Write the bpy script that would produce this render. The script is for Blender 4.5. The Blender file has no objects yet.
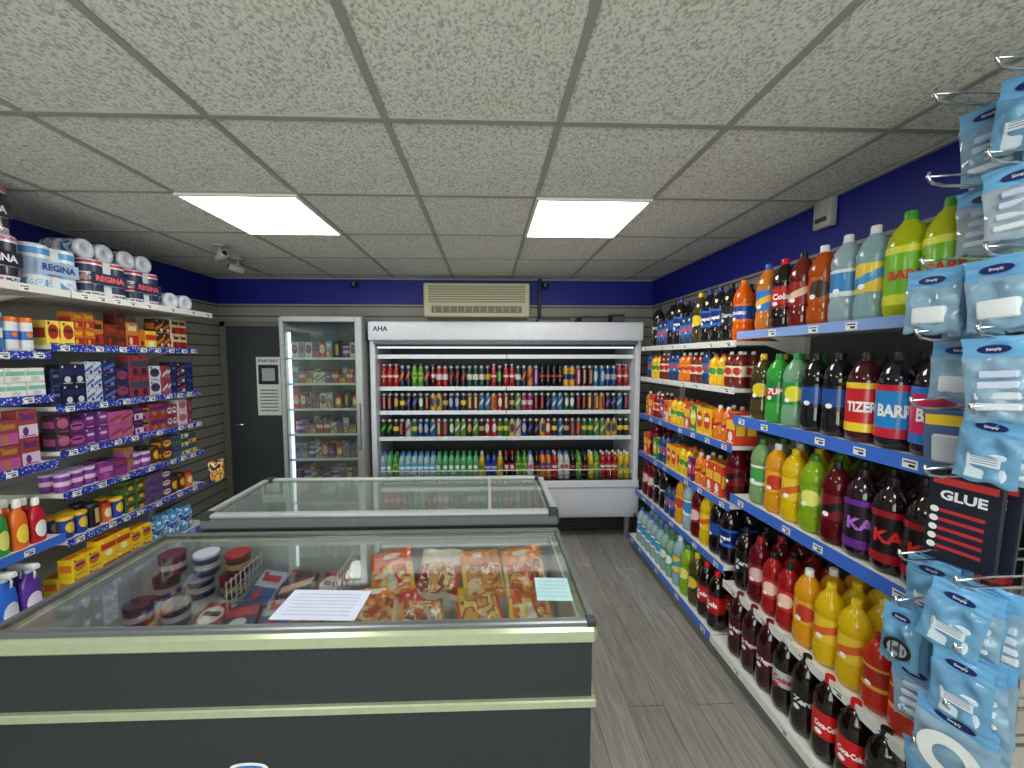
import bpy, bmesh, math, random
from mathutils import Matrix, Vector, Euler
random.seed(7)
SC=bpy.context.scene; COL=SC.collection
R=math.radians
CAMZ=1.68
# ------------------------------------------------------------ materials
def lin(c):
    o=[]
    for v in c:
        v=v/255.0
        o.append(v/12.92 if v<=0.04045 else ((v+0.055)/1.055)**2.4)
    return (o[0],o[1],o[2],1.0)
MATS={}
def M(c,rough=.45,metal=0,trans=0,noise=.06,scale=25,bump=0,coat=0,emis=0):
    key=(tuple(c),rough,metal,trans,noise,scale,bump,coat,emis)
    if key in MATS: return MATS[key]
    m=bpy.data.materials.new("surface_%d_%d_%d"%tuple(int(v) for v in c)); m.use_nodes=True
    nt=m.node_tree; N=nt.nodes; L=nt.links; b=N["Principled BSDF"]
    tc=N.new("ShaderNodeTexCoord"); no=N.new("ShaderNodeTexNoise"); no.inputs["Scale"].default_value=scale; no.inputs["Detail"].default_value=3
    L.new(tc.outputs["Object"],no.inputs["Vector"])
    mr=N.new("ShaderNodeMapRange"); mr.inputs["To Min"].default_value=1-noise*1.6; mr.inputs["To Max"].default_value=1+noise*1.6
    L.new(no.outputs["Fac"],mr.inputs["Value"])
    hs=N.new("ShaderNodeHueSaturation"); hs.inputs["Color"].default_value=lin(c)
    L.new(mr.outputs["Result"],hs.inputs["Value"]); L.new(hs.outputs["Color"],b.inputs["Base Color"])
    b.inputs["Roughness"].default_value=rough; b.inputs["Metallic"].default_value=metal
    b.inputs["Transmission Weight"].default_value=trans; b.inputs["Coat Weight"].default_value=coat
    if trans: b.inputs["IOR"].default_value=1.2
    if emis:
        L.new(hs.outputs["Color"],b.inputs["Emission Color"]); b.inputs["Emission Strength"].default_value=emis
    if bump:
        bp=N.new("ShaderNodeBump"); bp.inputs["Strength"].default_value=bump; bp.inputs["Distance"].default_value=.004
        L.new(no.outputs["Fac"],bp.inputs["Height"]); L.new(bp.outputs["Normal"],b.inputs["Normal"])
    MATS[key]=m; return m
def Mprint(cols,scale=9,rough=.3,seed=0):
    m=bpy.data.materials.new("printed_film"); m.use_nodes=True
    nt=m.node_tree; N=nt.nodes; L=nt.links; b=N["Principled BSDF"]
    tc=N.new("ShaderNodeTexCoord"); mp=N.new("ShaderNodeMapping"); mp.inputs["Location"].default_value=(seed*3.1,seed*1.7,seed)
    no=N.new("ShaderNodeTexNoise"); no.inputs["Scale"].default_value=scale; no.inputs["Detail"].default_value=2; no.inputs["Distortion"].default_value=.8
    L.new(tc.outputs["Object"],mp.inputs["Vector"]); L.new(mp.outputs["Vector"],no.inputs["Vector"])
    r=N.new("ShaderNodeValToRGB"); r.color_ramp.interpolation='CONSTANT'
    n=len(cols); els=r.color_ramp.elements
    els[0].position=0; els[0].color=lin(cols[0]); els[1].position=.4; els[1].color=lin(cols[1])
    for i in range(2,n):
        e=els.new(.4+.22*(i-1)/(n-1)); e.color=lin(cols[i])
    L.new(no.outputs["Fac"],r.inputs["Fac"]); L.new(r.outputs["Color"],b.inputs["Base Color"]); b.inputs["Roughness"].default_value=rough
    return m
def Mglass(tint=(240,247,244),refl=.5,base=.06,rough=.03):
    m=bpy.data.materials.new("thin_glass"); m.use_nodes=True
    nt=m.node_tree; N=nt.nodes; L=nt.links
    for n in list(N): N.remove(n)
    o=N.new("ShaderNodeOutputMaterial"); mx=N.new("ShaderNodeMixShader"); tr=N.new("ShaderNodeBsdfTransparent"); gl=N.new("ShaderNodeBsdfGlossy")
    tr.inputs["Color"].default_value=lin(tint); gl.inputs["Roughness"].default_value=rough
    lw=N.new("ShaderNodeLayerWeight"); lw.inputs["Blend"].default_value=.35
    mr=N.new("ShaderNodeMapRange"); mr.inputs["To Min"].default_value=base; mr.inputs["To Max"].default_value=refl
    L.new(lw.outputs["Fresnel"],mr.inputs["Value"]); L.new(mr.outputs["Result"],mx.inputs["Fac"])
    L.new(tr.outputs[0],mx.inputs[1]); L.new(gl.outputs[0],mx.inputs[2]); L.new(mx.outputs[0],o.inputs["Surface"])
    return m
def node_mat(name):
    m=bpy.data.materials.new(name); m.use_nodes=True
    return m,m.node_tree.nodes,m.node_tree.links,m.node_tree.nodes["Principled BSDF"]
def math_node(N,L,op,a,b=None):
    n=N.new("ShaderNodeMath"); n.operation=op
    for i,v in enumerate((a,b)):
        if v is None: continue
        if isinstance(v,(int,float)): n.inputs[i].default_value=v
        else: L.new(v,n.inputs[i])
    return n.outputs[0]
def mixc(N,L,f,a,b):
    n=N.new("ShaderNodeMixRGB"); 
    if isinstance(f,(int,float)): n.inputs[0].default_value=f
    else: L.new(f,n.inputs[0])
    for i,v in ((1,a),(2,b)):
        if isinstance(v,tuple): n.inputs[i].default_value=v
        else: L.new(v,n.inputs[i])
    return n.outputs[0]
def wall_mat(split=2.23,low=(156,153,142)):
    m,N,L,b=node_mat("wall_slat_and_blue_paint")
    tc=N.new("ShaderNodeTexCoord"); sp=N.new("ShaderNodeSeparateXYZ"); L.new(tc.outputs["Object"],sp.inputs[0])
    z=sp.outputs[2]
    fr=math_node(N,L,'FRACT',math_node(N,L,'DIVIDE',z,.1)); gr=math_node(N,L,'LESS_THAN',fr,.13)
    no=N.new("ShaderNodeTexNoise"); no.inputs["Scale"].default_value=3; L.new(tc.outputs["Object"],no.inputs["Vector"])
    c1=mixc(N,L,no.outputs["Fac"],lin([v*.9 for v in low]),lin([v*1.06 for v in low]))
    c=mixc(N,L,gr,c1,lin((74,72,66)))
    up=math_node(N,L,'GREATER_THAN',z,split)
    cb=mixc(N,L,no.outputs["Fac"],lin((8,20,126)),lin((12,26,142)))
    L.new(mixc(N,L,up,c,cb),b.inputs["Base Color"]); b.inputs["Roughness"].default_value=.55
    return m
def ceil_mat():
    m,N,L,b=node_mat("mineral_fibre_tile")
    tc=N.new("ShaderNodeTexCoord")
    mp=N.new("ShaderNodeMapping"); mp.inputs["Scale"].default_value=(1,.75,1); L.new(tc.outputs["Object"],mp.inputs["Vector"])
    no=N.new("ShaderNodeTexNoise"); no.inputs["Scale"].default_value=125; no.inputs["Detail"].default_value=3; no.inputs["Distortion"].default_value=.4; L.new(mp.outputs["Vector"],no.inputs["Vector"])
    r=N.new("ShaderNodeValToRGB"); r.color_ramp.elements[0].position=.34; r.color_ramp.elements[0].color=lin((172,170,160)); r.color_ramp.elements[1].position=.54; r.color_ramp.elements[1].color=lin((238,236,227))
    L.new(no.outputs["Fac"],r.inputs["Fac"])
    n2=N.new("ShaderNodeTexNoise"); n2.inputs["Scale"].default_value=1.3; L.new(tc.outputs["Object"],n2.inputs["Vector"])
    c=mixc(N,L,math_node(N,L,'MULTIPLY',n2.outputs["Fac"],.2),r.outputs["Color"],lin((196,192,178)))
    vd=N.new("ShaderNodeVectorMath"); vd.operation='DISTANCE'; L.new(tc.outputs["Object"],vd.inputs[0]); vd.inputs[1].default_value=(.47,.84,2.5)
    n3=N.new("ShaderNodeTexNoise"); n3.inputs["Scale"].default_value=12; L.new(tc.outputs["Object"],n3.inputs["Vector"])
    ring=math_node(N,L,'LESS_THAN',math_node(N,L,'ABSOLUTE',math_node(N,L,'SUBTRACT',math_node(N,L,'ADD',vd.outputs["Value"],math_node(N,L,'MULTIPLY',n3.outputs["Fac"],.05)),.09)),.014)
    c=mixc(N,L,math_node(N,L,'MULTIPLY',ring,.3),c,lin((160,142,104)))
    L.new(c,b.inputs["Base Color"]); b.inputs["Roughness"].default_value=.9
    bp=N.new("ShaderNodeBump"); bp.inputs["Strength"].default_value=.3; bp.inputs["Distance"].default_value=.003
    L.new(r.outputs["Color"],bp.inputs["Height"]); L.new(bp.outputs["Normal"],b.inputs["Normal"])
    return m
def floor_mat():
    m,N,L,b=node_mat("grey_wood_laminate")
    tc=N.new("ShaderNodeTexCoord"); mp=N.new("ShaderNodeMapping"); mp.inputs["Rotation"].default_value=(0,0,R(90)); L.new(tc.outputs["Object"],mp.inputs["Vector"])
    br=N.new("ShaderNodeTexBrick"); br.inputs["Scale"].default_value=1; br.inputs["Brick Width"].default_value=1.2; br.inputs["Row Height"].default_value=.17; br.inputs["Mortar Size"].default_value=.0018
    br.inputs["Color1"].default_value=lin((166,161,155)); br.inputs["Color2"].default_value=lin((148,144,138)); br.inputs["Mortar"].default_value=lin((96,93,88)); br.offset=.4
    L.new(mp.outputs["Vector"],br.inputs["Vector"])
    m2=N.new("ShaderNodeMapping"); m2.inputs["Scale"].default_value=(22,1.6,1); L.new(tc.outputs["Object"],m2.inputs["Vector"])
    no=N.new("ShaderNodeTexNoise"); no.inputs["Scale"].default_value=2.5; no.inputs["Detail"].default_value=6; no.inputs["Distortion"].default_value=1.2; L.new(m2.outputs["Vector"],no.inputs["Vector"])
    r=N.new("ShaderNodeValToRGB"); r.color_ramp.elements[0].position=.35; r.color_ramp.elements[0].color=(.55,.55,.55,1); r.color_ramp.elements[1].position=.65; r.color_ramp.elements[1].color=(1.1,1.1,1.1,1)
    L.new(no.outputs["Fac"],r.inputs["Fac"])
    mu=N.new("ShaderNodeMixRGB"); mu.blend_type='MULTIPLY'; mu.inputs[0].default_value=.7; L.new(br.outputs["Color"],mu.inputs[1]); L.new(r.outputs["Color"],mu.inputs[2])
    L.new(mu.outputs[0],b.inputs["Base Color"]); b.inputs["Roughness"].default_value=.42
    return m
def dots_mat():
    m,N,L,b=node_mat("blue_rail_with_white_dots")
    tc=N.new("ShaderNodeTexCoord"); v=N.new("ShaderNodeTexVoronoi"); v.inputs["Scale"].default_value=85; L.new(tc.outputs["Object"],v.inputs["Vector"])
    f=math_node(N,L,'LESS_THAN',v.outputs["Distance"],.33)
    L.new(mixc(N,L,f,lin((30,50,160)),lin((215,220,245))),b.inputs["Base Color"]); b.inputs["Roughness"].default_value=.4
    return m
GLASS=Mglass(tint=(252,254,253),refl=.42,base=.055); GLASS2=Mglass(refl=.5,base=.05); GLASSH=Mglass(tint=(238,244,242),refl=.45,base=.1,rough=.05)
WHITE=M((232,230,224),.4); OFFW=M((205,203,196),.45); BLACK=M((18,18,20),.4); DGREY=M((48,51,54),.45); ALU=M((150,152,152),.35,metal=.7); CHROME=M((210,210,215),.2,metal=1)
PAPER=M((238,238,236),.7); 
# ------------------------------------------------------------ mesh builder
TXT={}
def text_data(s,size,bold=.03,shear=0):
    k=(s,size,bold,shear)
    if k in TXT: return TXT[k]
    cu=bpy.data.curves.new("lettering",'FONT'); cu.body=s; cu.size=size; cu.align_x='CENTER'; cu.align_y='CENTER'; cu.offset=bold*size; cu.shear=shear; cu.resolution_u=2
    ob=bpy.data.objects.new("lettering",cu); COL.objects.link(ob)
    dg=bpy.context.evaluated_depsgraph_get(); me=bpy.data.meshes.new_from_object(ob.evaluated_get(dg))
    V=[(v.co.x,v.co.y) for v in me.vertices]; F=[tuple(p.vertices) for p in me.polygons]
    bpy.data.objects.remove(ob); bpy.data.curves.remove(cu); bpy.data.meshes.remove(me)
    TXT[k]=(V,F); return TXT[k]
class MB:
    def __init__(s): s.V=[];s.F=[];s.I=[];s.S=[];s.m=[]
    def mi(s,mat):
        if mat not in s.m: s.m.append(mat)
        return s.m.index(mat)
    def add(s,V,F,mat,smooth=False,X=None):
        o=len(s.V)
        for v in V: s.V.append(tuple(X@Vector(v)) if X else tuple(v))
        i=s.mi(mat)
        for f in F: s.F.append(tuple(a+o for a in f)); s.I.append(i); s.S.append(smooth)
        return s
    def box(s,x0,x1,y0,y1,z0,z1,mat,bev=0,seg=1,X=None):
        if bev<=0:
            V=[(x0,y0,z0),(x1,y0,z0),(x1,y1,z0),(x0,y1,z0),(x0,y0,z1),(x1,y0,z1),(x1,y1,z1),(x0,y1,z1)]
            return s.add(V,[(0,3,2,1),(4,5,6,7),(0,1,5,4),(1,2,6,5),(2,3,7,6),(3,0,4,7)],mat,X=X)
        bm=bmesh.new(); bmesh.ops.create_cube(bm,size=1)
        for v in bm.verts: v.co=Vector((x0+(v.co.x+.5)*(x1-x0),y0+(v.co.y+.5)*(y1-y0),z0+(v.co.z+.5)*(z1-z0)))
        bmesh.ops.bevel(bm,geom=bm.edges[:],offset=bev,segments=seg,profile=.5,affect='EDGES')
        bm.verts.index_update(); V=[tuple(v.co) for v in bm.verts]; F=[tuple(v.index for v in f.verts) for f in bm.faces]; bm.free()
        return s.add(V,F,mat,smooth=seg>1,X=X)
    def lathe(s,prof,mat,seg=18,petal=None,sx=1,sy=1,X=None,cap=True):
        V=[];F=[]
        for k,(r,z) in enumerate(prof):
            for j in range(seg):
                a=2*math.pi*j/seg; rr=r
                if petal and k in petal: rr=r*(1-.07*(j%3==0)); 
                V.append((rr*math.cos(a)*sx,rr*math.sin(a)*sy,z))
        for k in range(len(prof)-1):
            for j in range(seg):
                a=k*seg+j; b=k*seg+(j+1)%seg; F.append((a,b,b+seg,a+seg))
        s.add(V,F,mat,smooth=True,X=X)
        if cap:
            n=len(prof)-1
            s.add(V[:seg],[tuple(reversed(range(seg)))],mat,X=X)
            s.add(V[n*seg:],[tuple(range(seg))],mat,X=X)
        return s
    def tube(s,pts,r,mat,seg=6):
        pts=[Vector(p) for p in pts]; V=[];F=[]
        for i,p in enumerate(pts):
            d=(pts[min(i+1,len(pts)-1)]-pts[max(i-1,0)]).normalized()
            u=d.orthogonal().normalized() if i==0 else (u-d*u.dot(d)).normalized()
            w=d.cross(u)
            for j in range(seg):
                a=2*math.pi*j/seg; V.append(tuple(p+u*r*math.cos(a)+w*r*math.sin(a)))
        for i in range(len(pts)-1):
            for j in range(seg):
                a=i*seg+j;b=i*seg+(j+1)%seg;F.append((a,b,b+seg,a+seg))
        F.append(tuple(reversed(range(seg)))); F.append(tuple(range(len(V)-seg,len(V))))
        return s.add(V,F,mat,smooth=True)
    def _p(s,x,z,r,y):
        return (x,y,z) if r is None else (r*math.sin(x/r),-r*math.cos(x/r),z)
    def text(s,t,size,mat,cx=0,cz=0,r=None,y=0,bold=.03,shear=0,maxw=None,X=None):
        V,F=text_data(t,size,bold,shear); w=max(v[0] for v in V)-min(v[0] for v in V); k=1 if not maxw or w<maxw else maxw/w
        P=[s._p(cx+v[0]*k,cz+v[1],r,y) for v in V]
        return s.add(P,F,mat,X=X)
    def ell(s,w,h,mat,cx=0,cz=0,r=None,y=0,n=12,rect=False,slant=0,X=None):
        V=[];F=[]
        for i in range(n+1):
            t=-1+2*i/n; hh=h/2*(1 if rect else math.sqrt(max(0,1-t*t))); x=cx+t*w/2; sl=slant*t
            V.append(s._p(x,cz-hh+sl,r,y)); V.append(s._p(x,cz+hh+sl,r,y))
            if i: a=2*i-2; F.append((a,a+2,a+3,a+1))
        return s.add(V,F,mat,X=X)
    def mesh(s,name):
        me=bpy.data.meshes.new(name); me.from_pydata(s.V,[],s.F)
        for m in s.m: me.materials.append(m)
        me.polygons.foreach_set("material_index",s.I); me.polygons.foreach_set("use_smooth",s.S); me.update()
        return me
def pillow(mb,w,h,t,mats,nx=10,ny=12,seed=0,split=None,wr=.003):
    rd=random.Random(seed); ph=[rd.uniform(0,6) for _ in range(4)]
    for side in (1,-1):
        V=[];Fs={}
        for j in range(ny+1):
            for i in range(nx+1):
                u=-1+2*i/nx; v=-1+2*j/ny
                k=max(0,(1-abs(u)**3.5))*max(0,(1-abs(v)**6)); 
                wob=wr*(math.sin(5*u+ph[0]+3*v)+math.sin(7*v+ph[1]-2*u)+math.sin(11*u*v+ph[2]))*k
                V.append((u*w/2*(1-.05*(1-v*v)),-side*(t/2*k**.6)+wob,v*h/2+wr*math.sin(6*u+ph[3])))
        for j in range(ny):
            for i in range(nx):
                a=j*(nx+1)+i; f=(a,a+1,a+nx+2,a+nx+1)
                if side<0: f=tuple(reversed(f))
                m=mats[0]
                if split: m=split(-1+2*(i+.5)/nx,-1+2*(j+.5)/ny,mats)
                Fs.setdefault(m,[]).append(f)
        for m,F in Fs.items(): mb.add(V,F,m,smooth=True)
    return mb
# ------------------------------------------------------------ object helpers
def TOP(name,label,cat,mesh=None,loc=(0,0,0),rot=(0,0,0),group=None,scale=1):
    o=bpy.data.objects.new(name,mesh); o.location=loc; o.rotation_euler=rot; o.scale=(scale,)*3
    if mesh is None: o.empty_display_size=.05
    if len(label.split())<5: label+=" on a shop shelf"
    o["label"]=label; o["category"]=cat
    if group: o["group"]=group
    COL.objects.link(o); return o
def PART(par,name,mesh,label=None,loc=(0,0,0)):
    o=bpy.data.objects.new(name,mesh); o.parent=par; o.location=loc
    if label: o["label"]=label
    COL.objects.link(o); return o
def STRUCT(name,mesh):
    o=bpy.data.objects.new(name,mesh); o["kind"]="structure"; COL.objects.link(o); return o
def place(pr,loc,rz=0,group=None,rot=None,scale=1,label=None):
    rot=rot if rot else (0,0,rz)
    if pr.get('mesh'): return TOP(pr['name'],label or pr['label'],pr['cat'],pr['mesh'],loc,rot,group,scale)
    t=TOP(pr['name'],label or pr['label'],pr['cat'],None,loc,rot,group,scale)
    for n,me,lb in pr['parts']: PART(t,n,me,lb)
    return t
# ------------------------------------------------------------ room shell
XL,XR,YB,YF,ZC=-2.74,1.74,3.95,-1.7,2.5
WM=wall_mat()
STRUCT("floor",MB().box(XL-.1,XR+.1,YF-.1,YB+.1,-.1,0,floor_mat()).mesh("floor"))
STRUCT("ceiling",MB().box(XL-.1,XR+.1,YF-.1,YB+.1,ZC,ZC+.1,ceil_mat()).mesh("ceiling"))
STRUCT("wall_left",MB().box(XL-.1,XL,YF,YB,0,ZC,WM).mesh("wall_left"))
STRUCT("wall_right",MB().box(XR,XR+.1,YF,YB,0,ZC,WM).mesh("wall_right"))
STRUCT("wall_back",MB().box(XL-.1,XR+.1,YB,YB+.1,0,ZC,WM).mesh("wall_back"))
fw=MB(); fm=M((190,188,180),.6)
fw.box(XL-.1,XR+.1,YF-.1,YF,0,.55,fm); fw.box(XL-.1,XR+.1,YF-.1,YF,2.3,ZC,fm); fw.box(XL-.1,-2.1,YF-.1,YF,.55,2.3,fm); fw.box(1.1,XR+.1,YF-.1,YF,.55,2.3,fm)
STRUCT("wall_front",fw.mesh("wall_front"))
wf=MB()
for x in (-2.1,-1.03,.03,1.05): wf.box(x,x+.05,YF-.08,YF-.02,.55,2.3,ALU)
wf.box(-2.1,1.1,YF-.08,YF-.02,.55,.6,ALU); wf.box(-2.1,1.1,YF-.08,YF-.02,2.25,2.3,ALU); wf.box(-2.05,1.05,YF-.055,YF-.05,.6,2.25,GLASS2)
STRUCT("added_window_1",wf.mesh("added_window_1"))  # unseen front window, added as an opening for the fill light
g=MB(); gm=M((160,158,150),.4)
x=.253-.6*5
while x<XR:
    if x>XL: g.box(x-.012,x+.012,YF,YB,ZC-.006,ZC+.002,gm)
    x+=.6
y=1.96-.6*6
while y<YB:
    g.box(XL,XR,y-.012,y+.012,ZC-.0062,ZC+.002,gm); y+=.6
STRUCT("trim_1",g.mesh("trim_1"))
g=MB(); 
g.box(XL,XL+.02,YF,YB,ZC-.02,ZC-.006,gm); g.box(XR-.02,XR,YF,YB,ZC-.02,ZC-.006,gm); g.box(XL,XR,YB-.02,YB,ZC-.02,ZC-.006,gm)
STRUCT("trim_2",g.mesh("trim_2"))
d=MB(); dm=M((62,66,72),.5); df=M((120,118,110),.5)
d.box(-2.65,-1.95,YB-.03,YB-.005,0,2.0,dm,.003)
d.box(-2.70,-2.65,YB-.05,YB-.002,0,2.05,df); d.box(-1.95,-1.90,YB-.05,YB-.002,0,2.05,df); d.box(-2.70,-1.90,YB-.05,YB-.002,2.0,2.05,df)
d.tube([(-2.59,YB-.03,1.0),(-2.59,YB-.08,1.0),(-2.48,YB-.08,1.0)],.01,CHROME)
STRUCT("door_1",d.mesh("door_1"))
s=MB(); s.box(-.12,.12,-.002,.002,-.3,.3,PAPER)
s.ell(.2,.2,M((45,48,52)),cz=.12,y=-.003,rect=True,n=1); s.ell(.13,.13,M((190,192,195)),cz=.12,y=-.004,rect=True,n=1)
s.text("STAFF ONLY",.035,BLACK,cz=.26,y=-.003,maxw=.2)
for i in range(7): s.ell(.18,.012,M((120,120,122)),cz=-.04-.035*i,y=-.003,rect=True,n=1)
TOP("notice","white printed paper notice taped to the dark door","notice",s.mesh("notice"),(-2.24,YB-.036,1.39))
# ------------------------------------------------------------ ceiling lights
EM=M((255,254,248),.5,noise=.0,emis=13)
fr=MB()
for a in (-.3,.285): fr.box(a,a+.015,-.3,.3,-.012,0,WHITE)
for a in (-.3,.285): fr.box(-.285,.285,a,a+.015,-.012,0,WHITE)
frm=fr.mesh("light_frame"); dif=MB().box(-.285,.285,-.285,.285,-.008,-.002,EM).mesh("light_diffuser")
for (lx,ly) in ((-1.247,2.26),(.553,2.26),(-1.247,-.14),(.553,-.14)):
    t=TOP("ceiling_light_panel","square white LED panel glowing in the tile grid","ceiling light",None,(lx,ly,ZC-.006),group="ceiling light panels")
    PART(t,"frame",frm); PART(t,"diffuser",dif,"glowing white diffuser")
def area(name,loc,rot,sx,sy,e,col=(1,1,1)):
    l=bpy.data.lights.new(name,'AREA'); l.shape='RECTANGLE'; l.size=sx; l.size_y=sy; l.energy=e; l.color=col
    o=bpy.data.objects.new(name,l); o.location=loc; o.rotation_euler=rot; COL.objects.link(o); return o
area("added_front_fill",(-.5,YF-.15,1.45),(R(90),0,0),3.0,1.6,100,(1,.99,.97))  # added fill lamp out of view, brightens ceiling and room from behind
w=bpy.data.worlds.new("World"); SC.world=w; w.use_nodes=True; w.node_tree.nodes["Background"].inputs[0].default_value=(.9,.95,1,1); w.node_tree.nodes["Background"].inputs[1].default_value=.6
# ------------------------------------------------------------ product prototypes
def bottle(liq,cap,lab,lab2,text=None,tcol=(255,255,255),h=.33,r=.05,style=0,label="",name="soda_bottle",trans=0,seg=20,tsize=None):
    k=h/.33; lm=M(liq,.1,trans=trans,noise=.05,coat=.5)
    b=MB()
    b.lathe([(r*.62,0),(r*.9,.006*k),(r,.025*k),(r,.07*k),(r*.95,.085*k),(r*.93,.1*k),(r*.93,.2*k),(r*.98,.212*k),(r*.99,.225*k),(r*.9,.25*k),(r*.7,.275*k),(r*.42,.296*k),(r*.29,.304*k),(r*.27,.313*k)],lm,seg,petal=(0,1))
    c=MB(); cr=r*.31
    c.lathe([(cr,.308*k),(cr,.326*k),(cr*.9,.33*k)],M(cap,.4),14); c.lathe([(cr*1.08,.302*k),(cr*1.08,.307*k)],M(cap,.4),14)
    l=MB(); z0,z1=.1*k,.2*k; rr=r*.955
    if style==3: z0=.04*k; z1=.22*k; rr=r*1.012
    m1,m2=M(lab,.3,coat=.2),M(lab2,.3,coat=.2)
    l.lathe([(rr,z0),(rr,z1)],m1,24,cap=False); zc=(z0+z1)/2; H=z1-z0
    e=rr+.0006
    if style in(0,3): l.lathe([(e,z0),(e,z0+H*.18)],m2,24,cap=False); l.lathe([(e,z1-H*.12),(e,z1)],m2,24,cap=False)
    if style==1: l.ell(r*1.5,H*.7,m2,cz=zc,r=e)
    if style==2: l.ell(r*2.2,H*.32,m2,cz=zc,r=e,slant=H*.22,rect=True)
    for sx in (-1,1):
        l.ell(r*.55,H*.5,M((228,228,222),.5),cx=sx*r*1.95,cz=zc,r=e+.0004,rect=True,n=3)
        for q in range(4): l.ell(r*.42,H*.03,M((70,70,72),.5),cx=sx*r*1.95,cz=zc-H*.15+q*H*.1,r=e+.0009,rect=True,n=3)
    if style!=3: l.ell(r*.5,r*.4,M(tcol,.4),cx=-r*.45,cz=z0+H*.2,r=e+.0007)
    if text:
        l.text(text,tsize or r*.75,M(tcol,.4),cz=zc,r=e+.0012,maxw=r*(1.7 if style==3 else 1.5),bold=.04)
    return dict(name=name,label=label,cat="bottle",w=2*r+.001,d=2*r+.001,h=h,parts=[("bottle_body",b.mesh("bottle_body"),None),("bottle_cap",c.mesh("bottle_cap"),None),("bottle_label",l.mesh("bottle_label"),None)])
def carton(w,d,h,c1,c2,c3=None,style=0,label="",name="carton",cat="box",text=None,tcol=(255,255,255)):
    b=MB(); b.box(-w/2,w/2,-d/2,d/2,0,h,M(c1,.4),min(w,h)*.02)
    y=-d/2-.0008; m2=M(c2,.4); m3=M(c3 or (240,238,230),.4)
    if style==0: b.ell(w*.94,h*.3,m2,cz=h*.62,y=y,rect=True,n=1); b.ell(w*.5,h*.3,m3,cz=h*.26,y=y-.0004)
    if style==1: b.ell(w*.85,h*.6,m2,cz=h*.55,y=y); b.ell(w*.6,h*.15,m3,cz=h*.6,y=y-.0005,rect=True,n=1)
    if style==2: b.ell(w*.96,h*.22,m2,cz=h*.5,y=y,rect=True,slant=h*.2,n=2); b.ell(w*.35,h*.25,m3,cx=w*.2,cz=h*.25,y=y-.0005)
    if style==3: b.ell(w*.96,h*.45,m2,cz=h*.25,y=y,rect=True,n=1); b.ell(w*.7,h*.2,m3,cz=h*.75,y=y,rect=True,n=1); b.ell(w*.3,h*.3,m3,cx=-w*.15,cz=h*.25,y=y-.0005)
    b.ell(w*.7,h*.035,m3,cz=h*.08,y=y-.0006,rect=True,n=1); b.ell(w*.18,h*.12,m3,cx=-w*.33,cz=h*.88,y=y-.0006,n=6)
    b.ell(w*.9,d*.5,m2,cz=0,y=0,rect=True,n=1,X=Matrix.Translation((0,0,h+.0008))@Matrix.Rotation(R(-90),4,'X'))
    for sx in (-1,1): b.ell(d*.8,h*.4,m2,cz=h*.5,y=0,rect=True,n=1,X=Matrix.Translation((sx*(w/2+.0007),0,0))@Matrix.Rotation(R(90),4,'Z'))
    if text: b.text(text,h*.2,M(tcol),cz=h*.6,y=y-.0012,maxw=w*.8)
    return dict(name=name,label=label,cat=cat,w=w,d=d,h=h,mesh=b.mesh(name))
def tin(r,h,c1,c2,c3=None,label="",name="drink_can",cat="can",lid=None,style=0,seg=16):
    b=MB(); 
    b.lathe([(r*.82,0),(r,.008),(r,h*.12)],M(c1,.3,metal=.2),seg,cap=True)
    b.lathe([(r,h*.12),(r,h*.88)],M(c1,.3),seg,cap=False)
    if lid: b.lathe([(r*1.04,h*.86),(r*1.04,h*.99),(r*.98,h)],M(lid,.4),seg)
    else: b.lathe([(r,h*.88),(r*.84,h*.97),(r*.84,h),(r*.76,h),(r*.74,h*.985)],M((150,152,155),.3,metal=.9),seg)
    e=r+.0006
    if style==0: b.lathe([(e,h*.35),(e,h*.6)],M(c2,.35),seg,cap=False)
    if style==1: b.ell(r*1.5,h*.5,M(c2,.35),cz=h*.5,r=e); 
    if style==2: b.ell(r*1.9,h*.2,M(c2,.35),cz=h*.5,r=e,rect=True,slant=h*.18)
    if style==3: b.ell(r*.7,h*.62,M(c2,.35),cz=h*.48,r=e,rect=True,n=3)
    if c3: b.ell(r*.9,h*.14,M(c3,.35),cz=h*.5,r=e+.0006)
    return dict(name=name,label=label,cat=cat,w=2*r+.003,d=2*r+.003,h=h,mesh=b.mesh(name))
def small_bottle(liq,cap,lab,lab2,label="",h=.22,r=.032,trans=0,style=0):
    b=MB(); k=h/.22; lm=M(liq,.12,trans=trans,coat=.4)
    b.lathe([(r*.7,0),(r,.006),(r,.07*k),(r*.93,.08*k),(r*.93,.135*k),(r,.145*k),(r*.85,.17*k),(r*.45,.195*k),(r*.4,.205*k)],lm,14,petal=(0,))
    b.lathe([(r*.47,.203*k),(r*.47,.218*k),(r*.4,.22*k)],M(cap,.4),12)
    b.lathe([(r*.97,.08*k),(r*.97,.137*k)],M(lab,.35),16,cap=False)
    if style: b.ell(r*1.5,.035*k,M(lab2),cz=.108*k,r=r*.985)
    else: b.lathe([(r*.985,.095*k),(r*.985,.115*k)],M(lab2,.35),16,cap=False)
    return dict(name="drink_bottle",label=label,cat="bottle",w=2*r+.004,d=2*r+.004,h=h,mesh=b.mesh("drink_bottle"))
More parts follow.
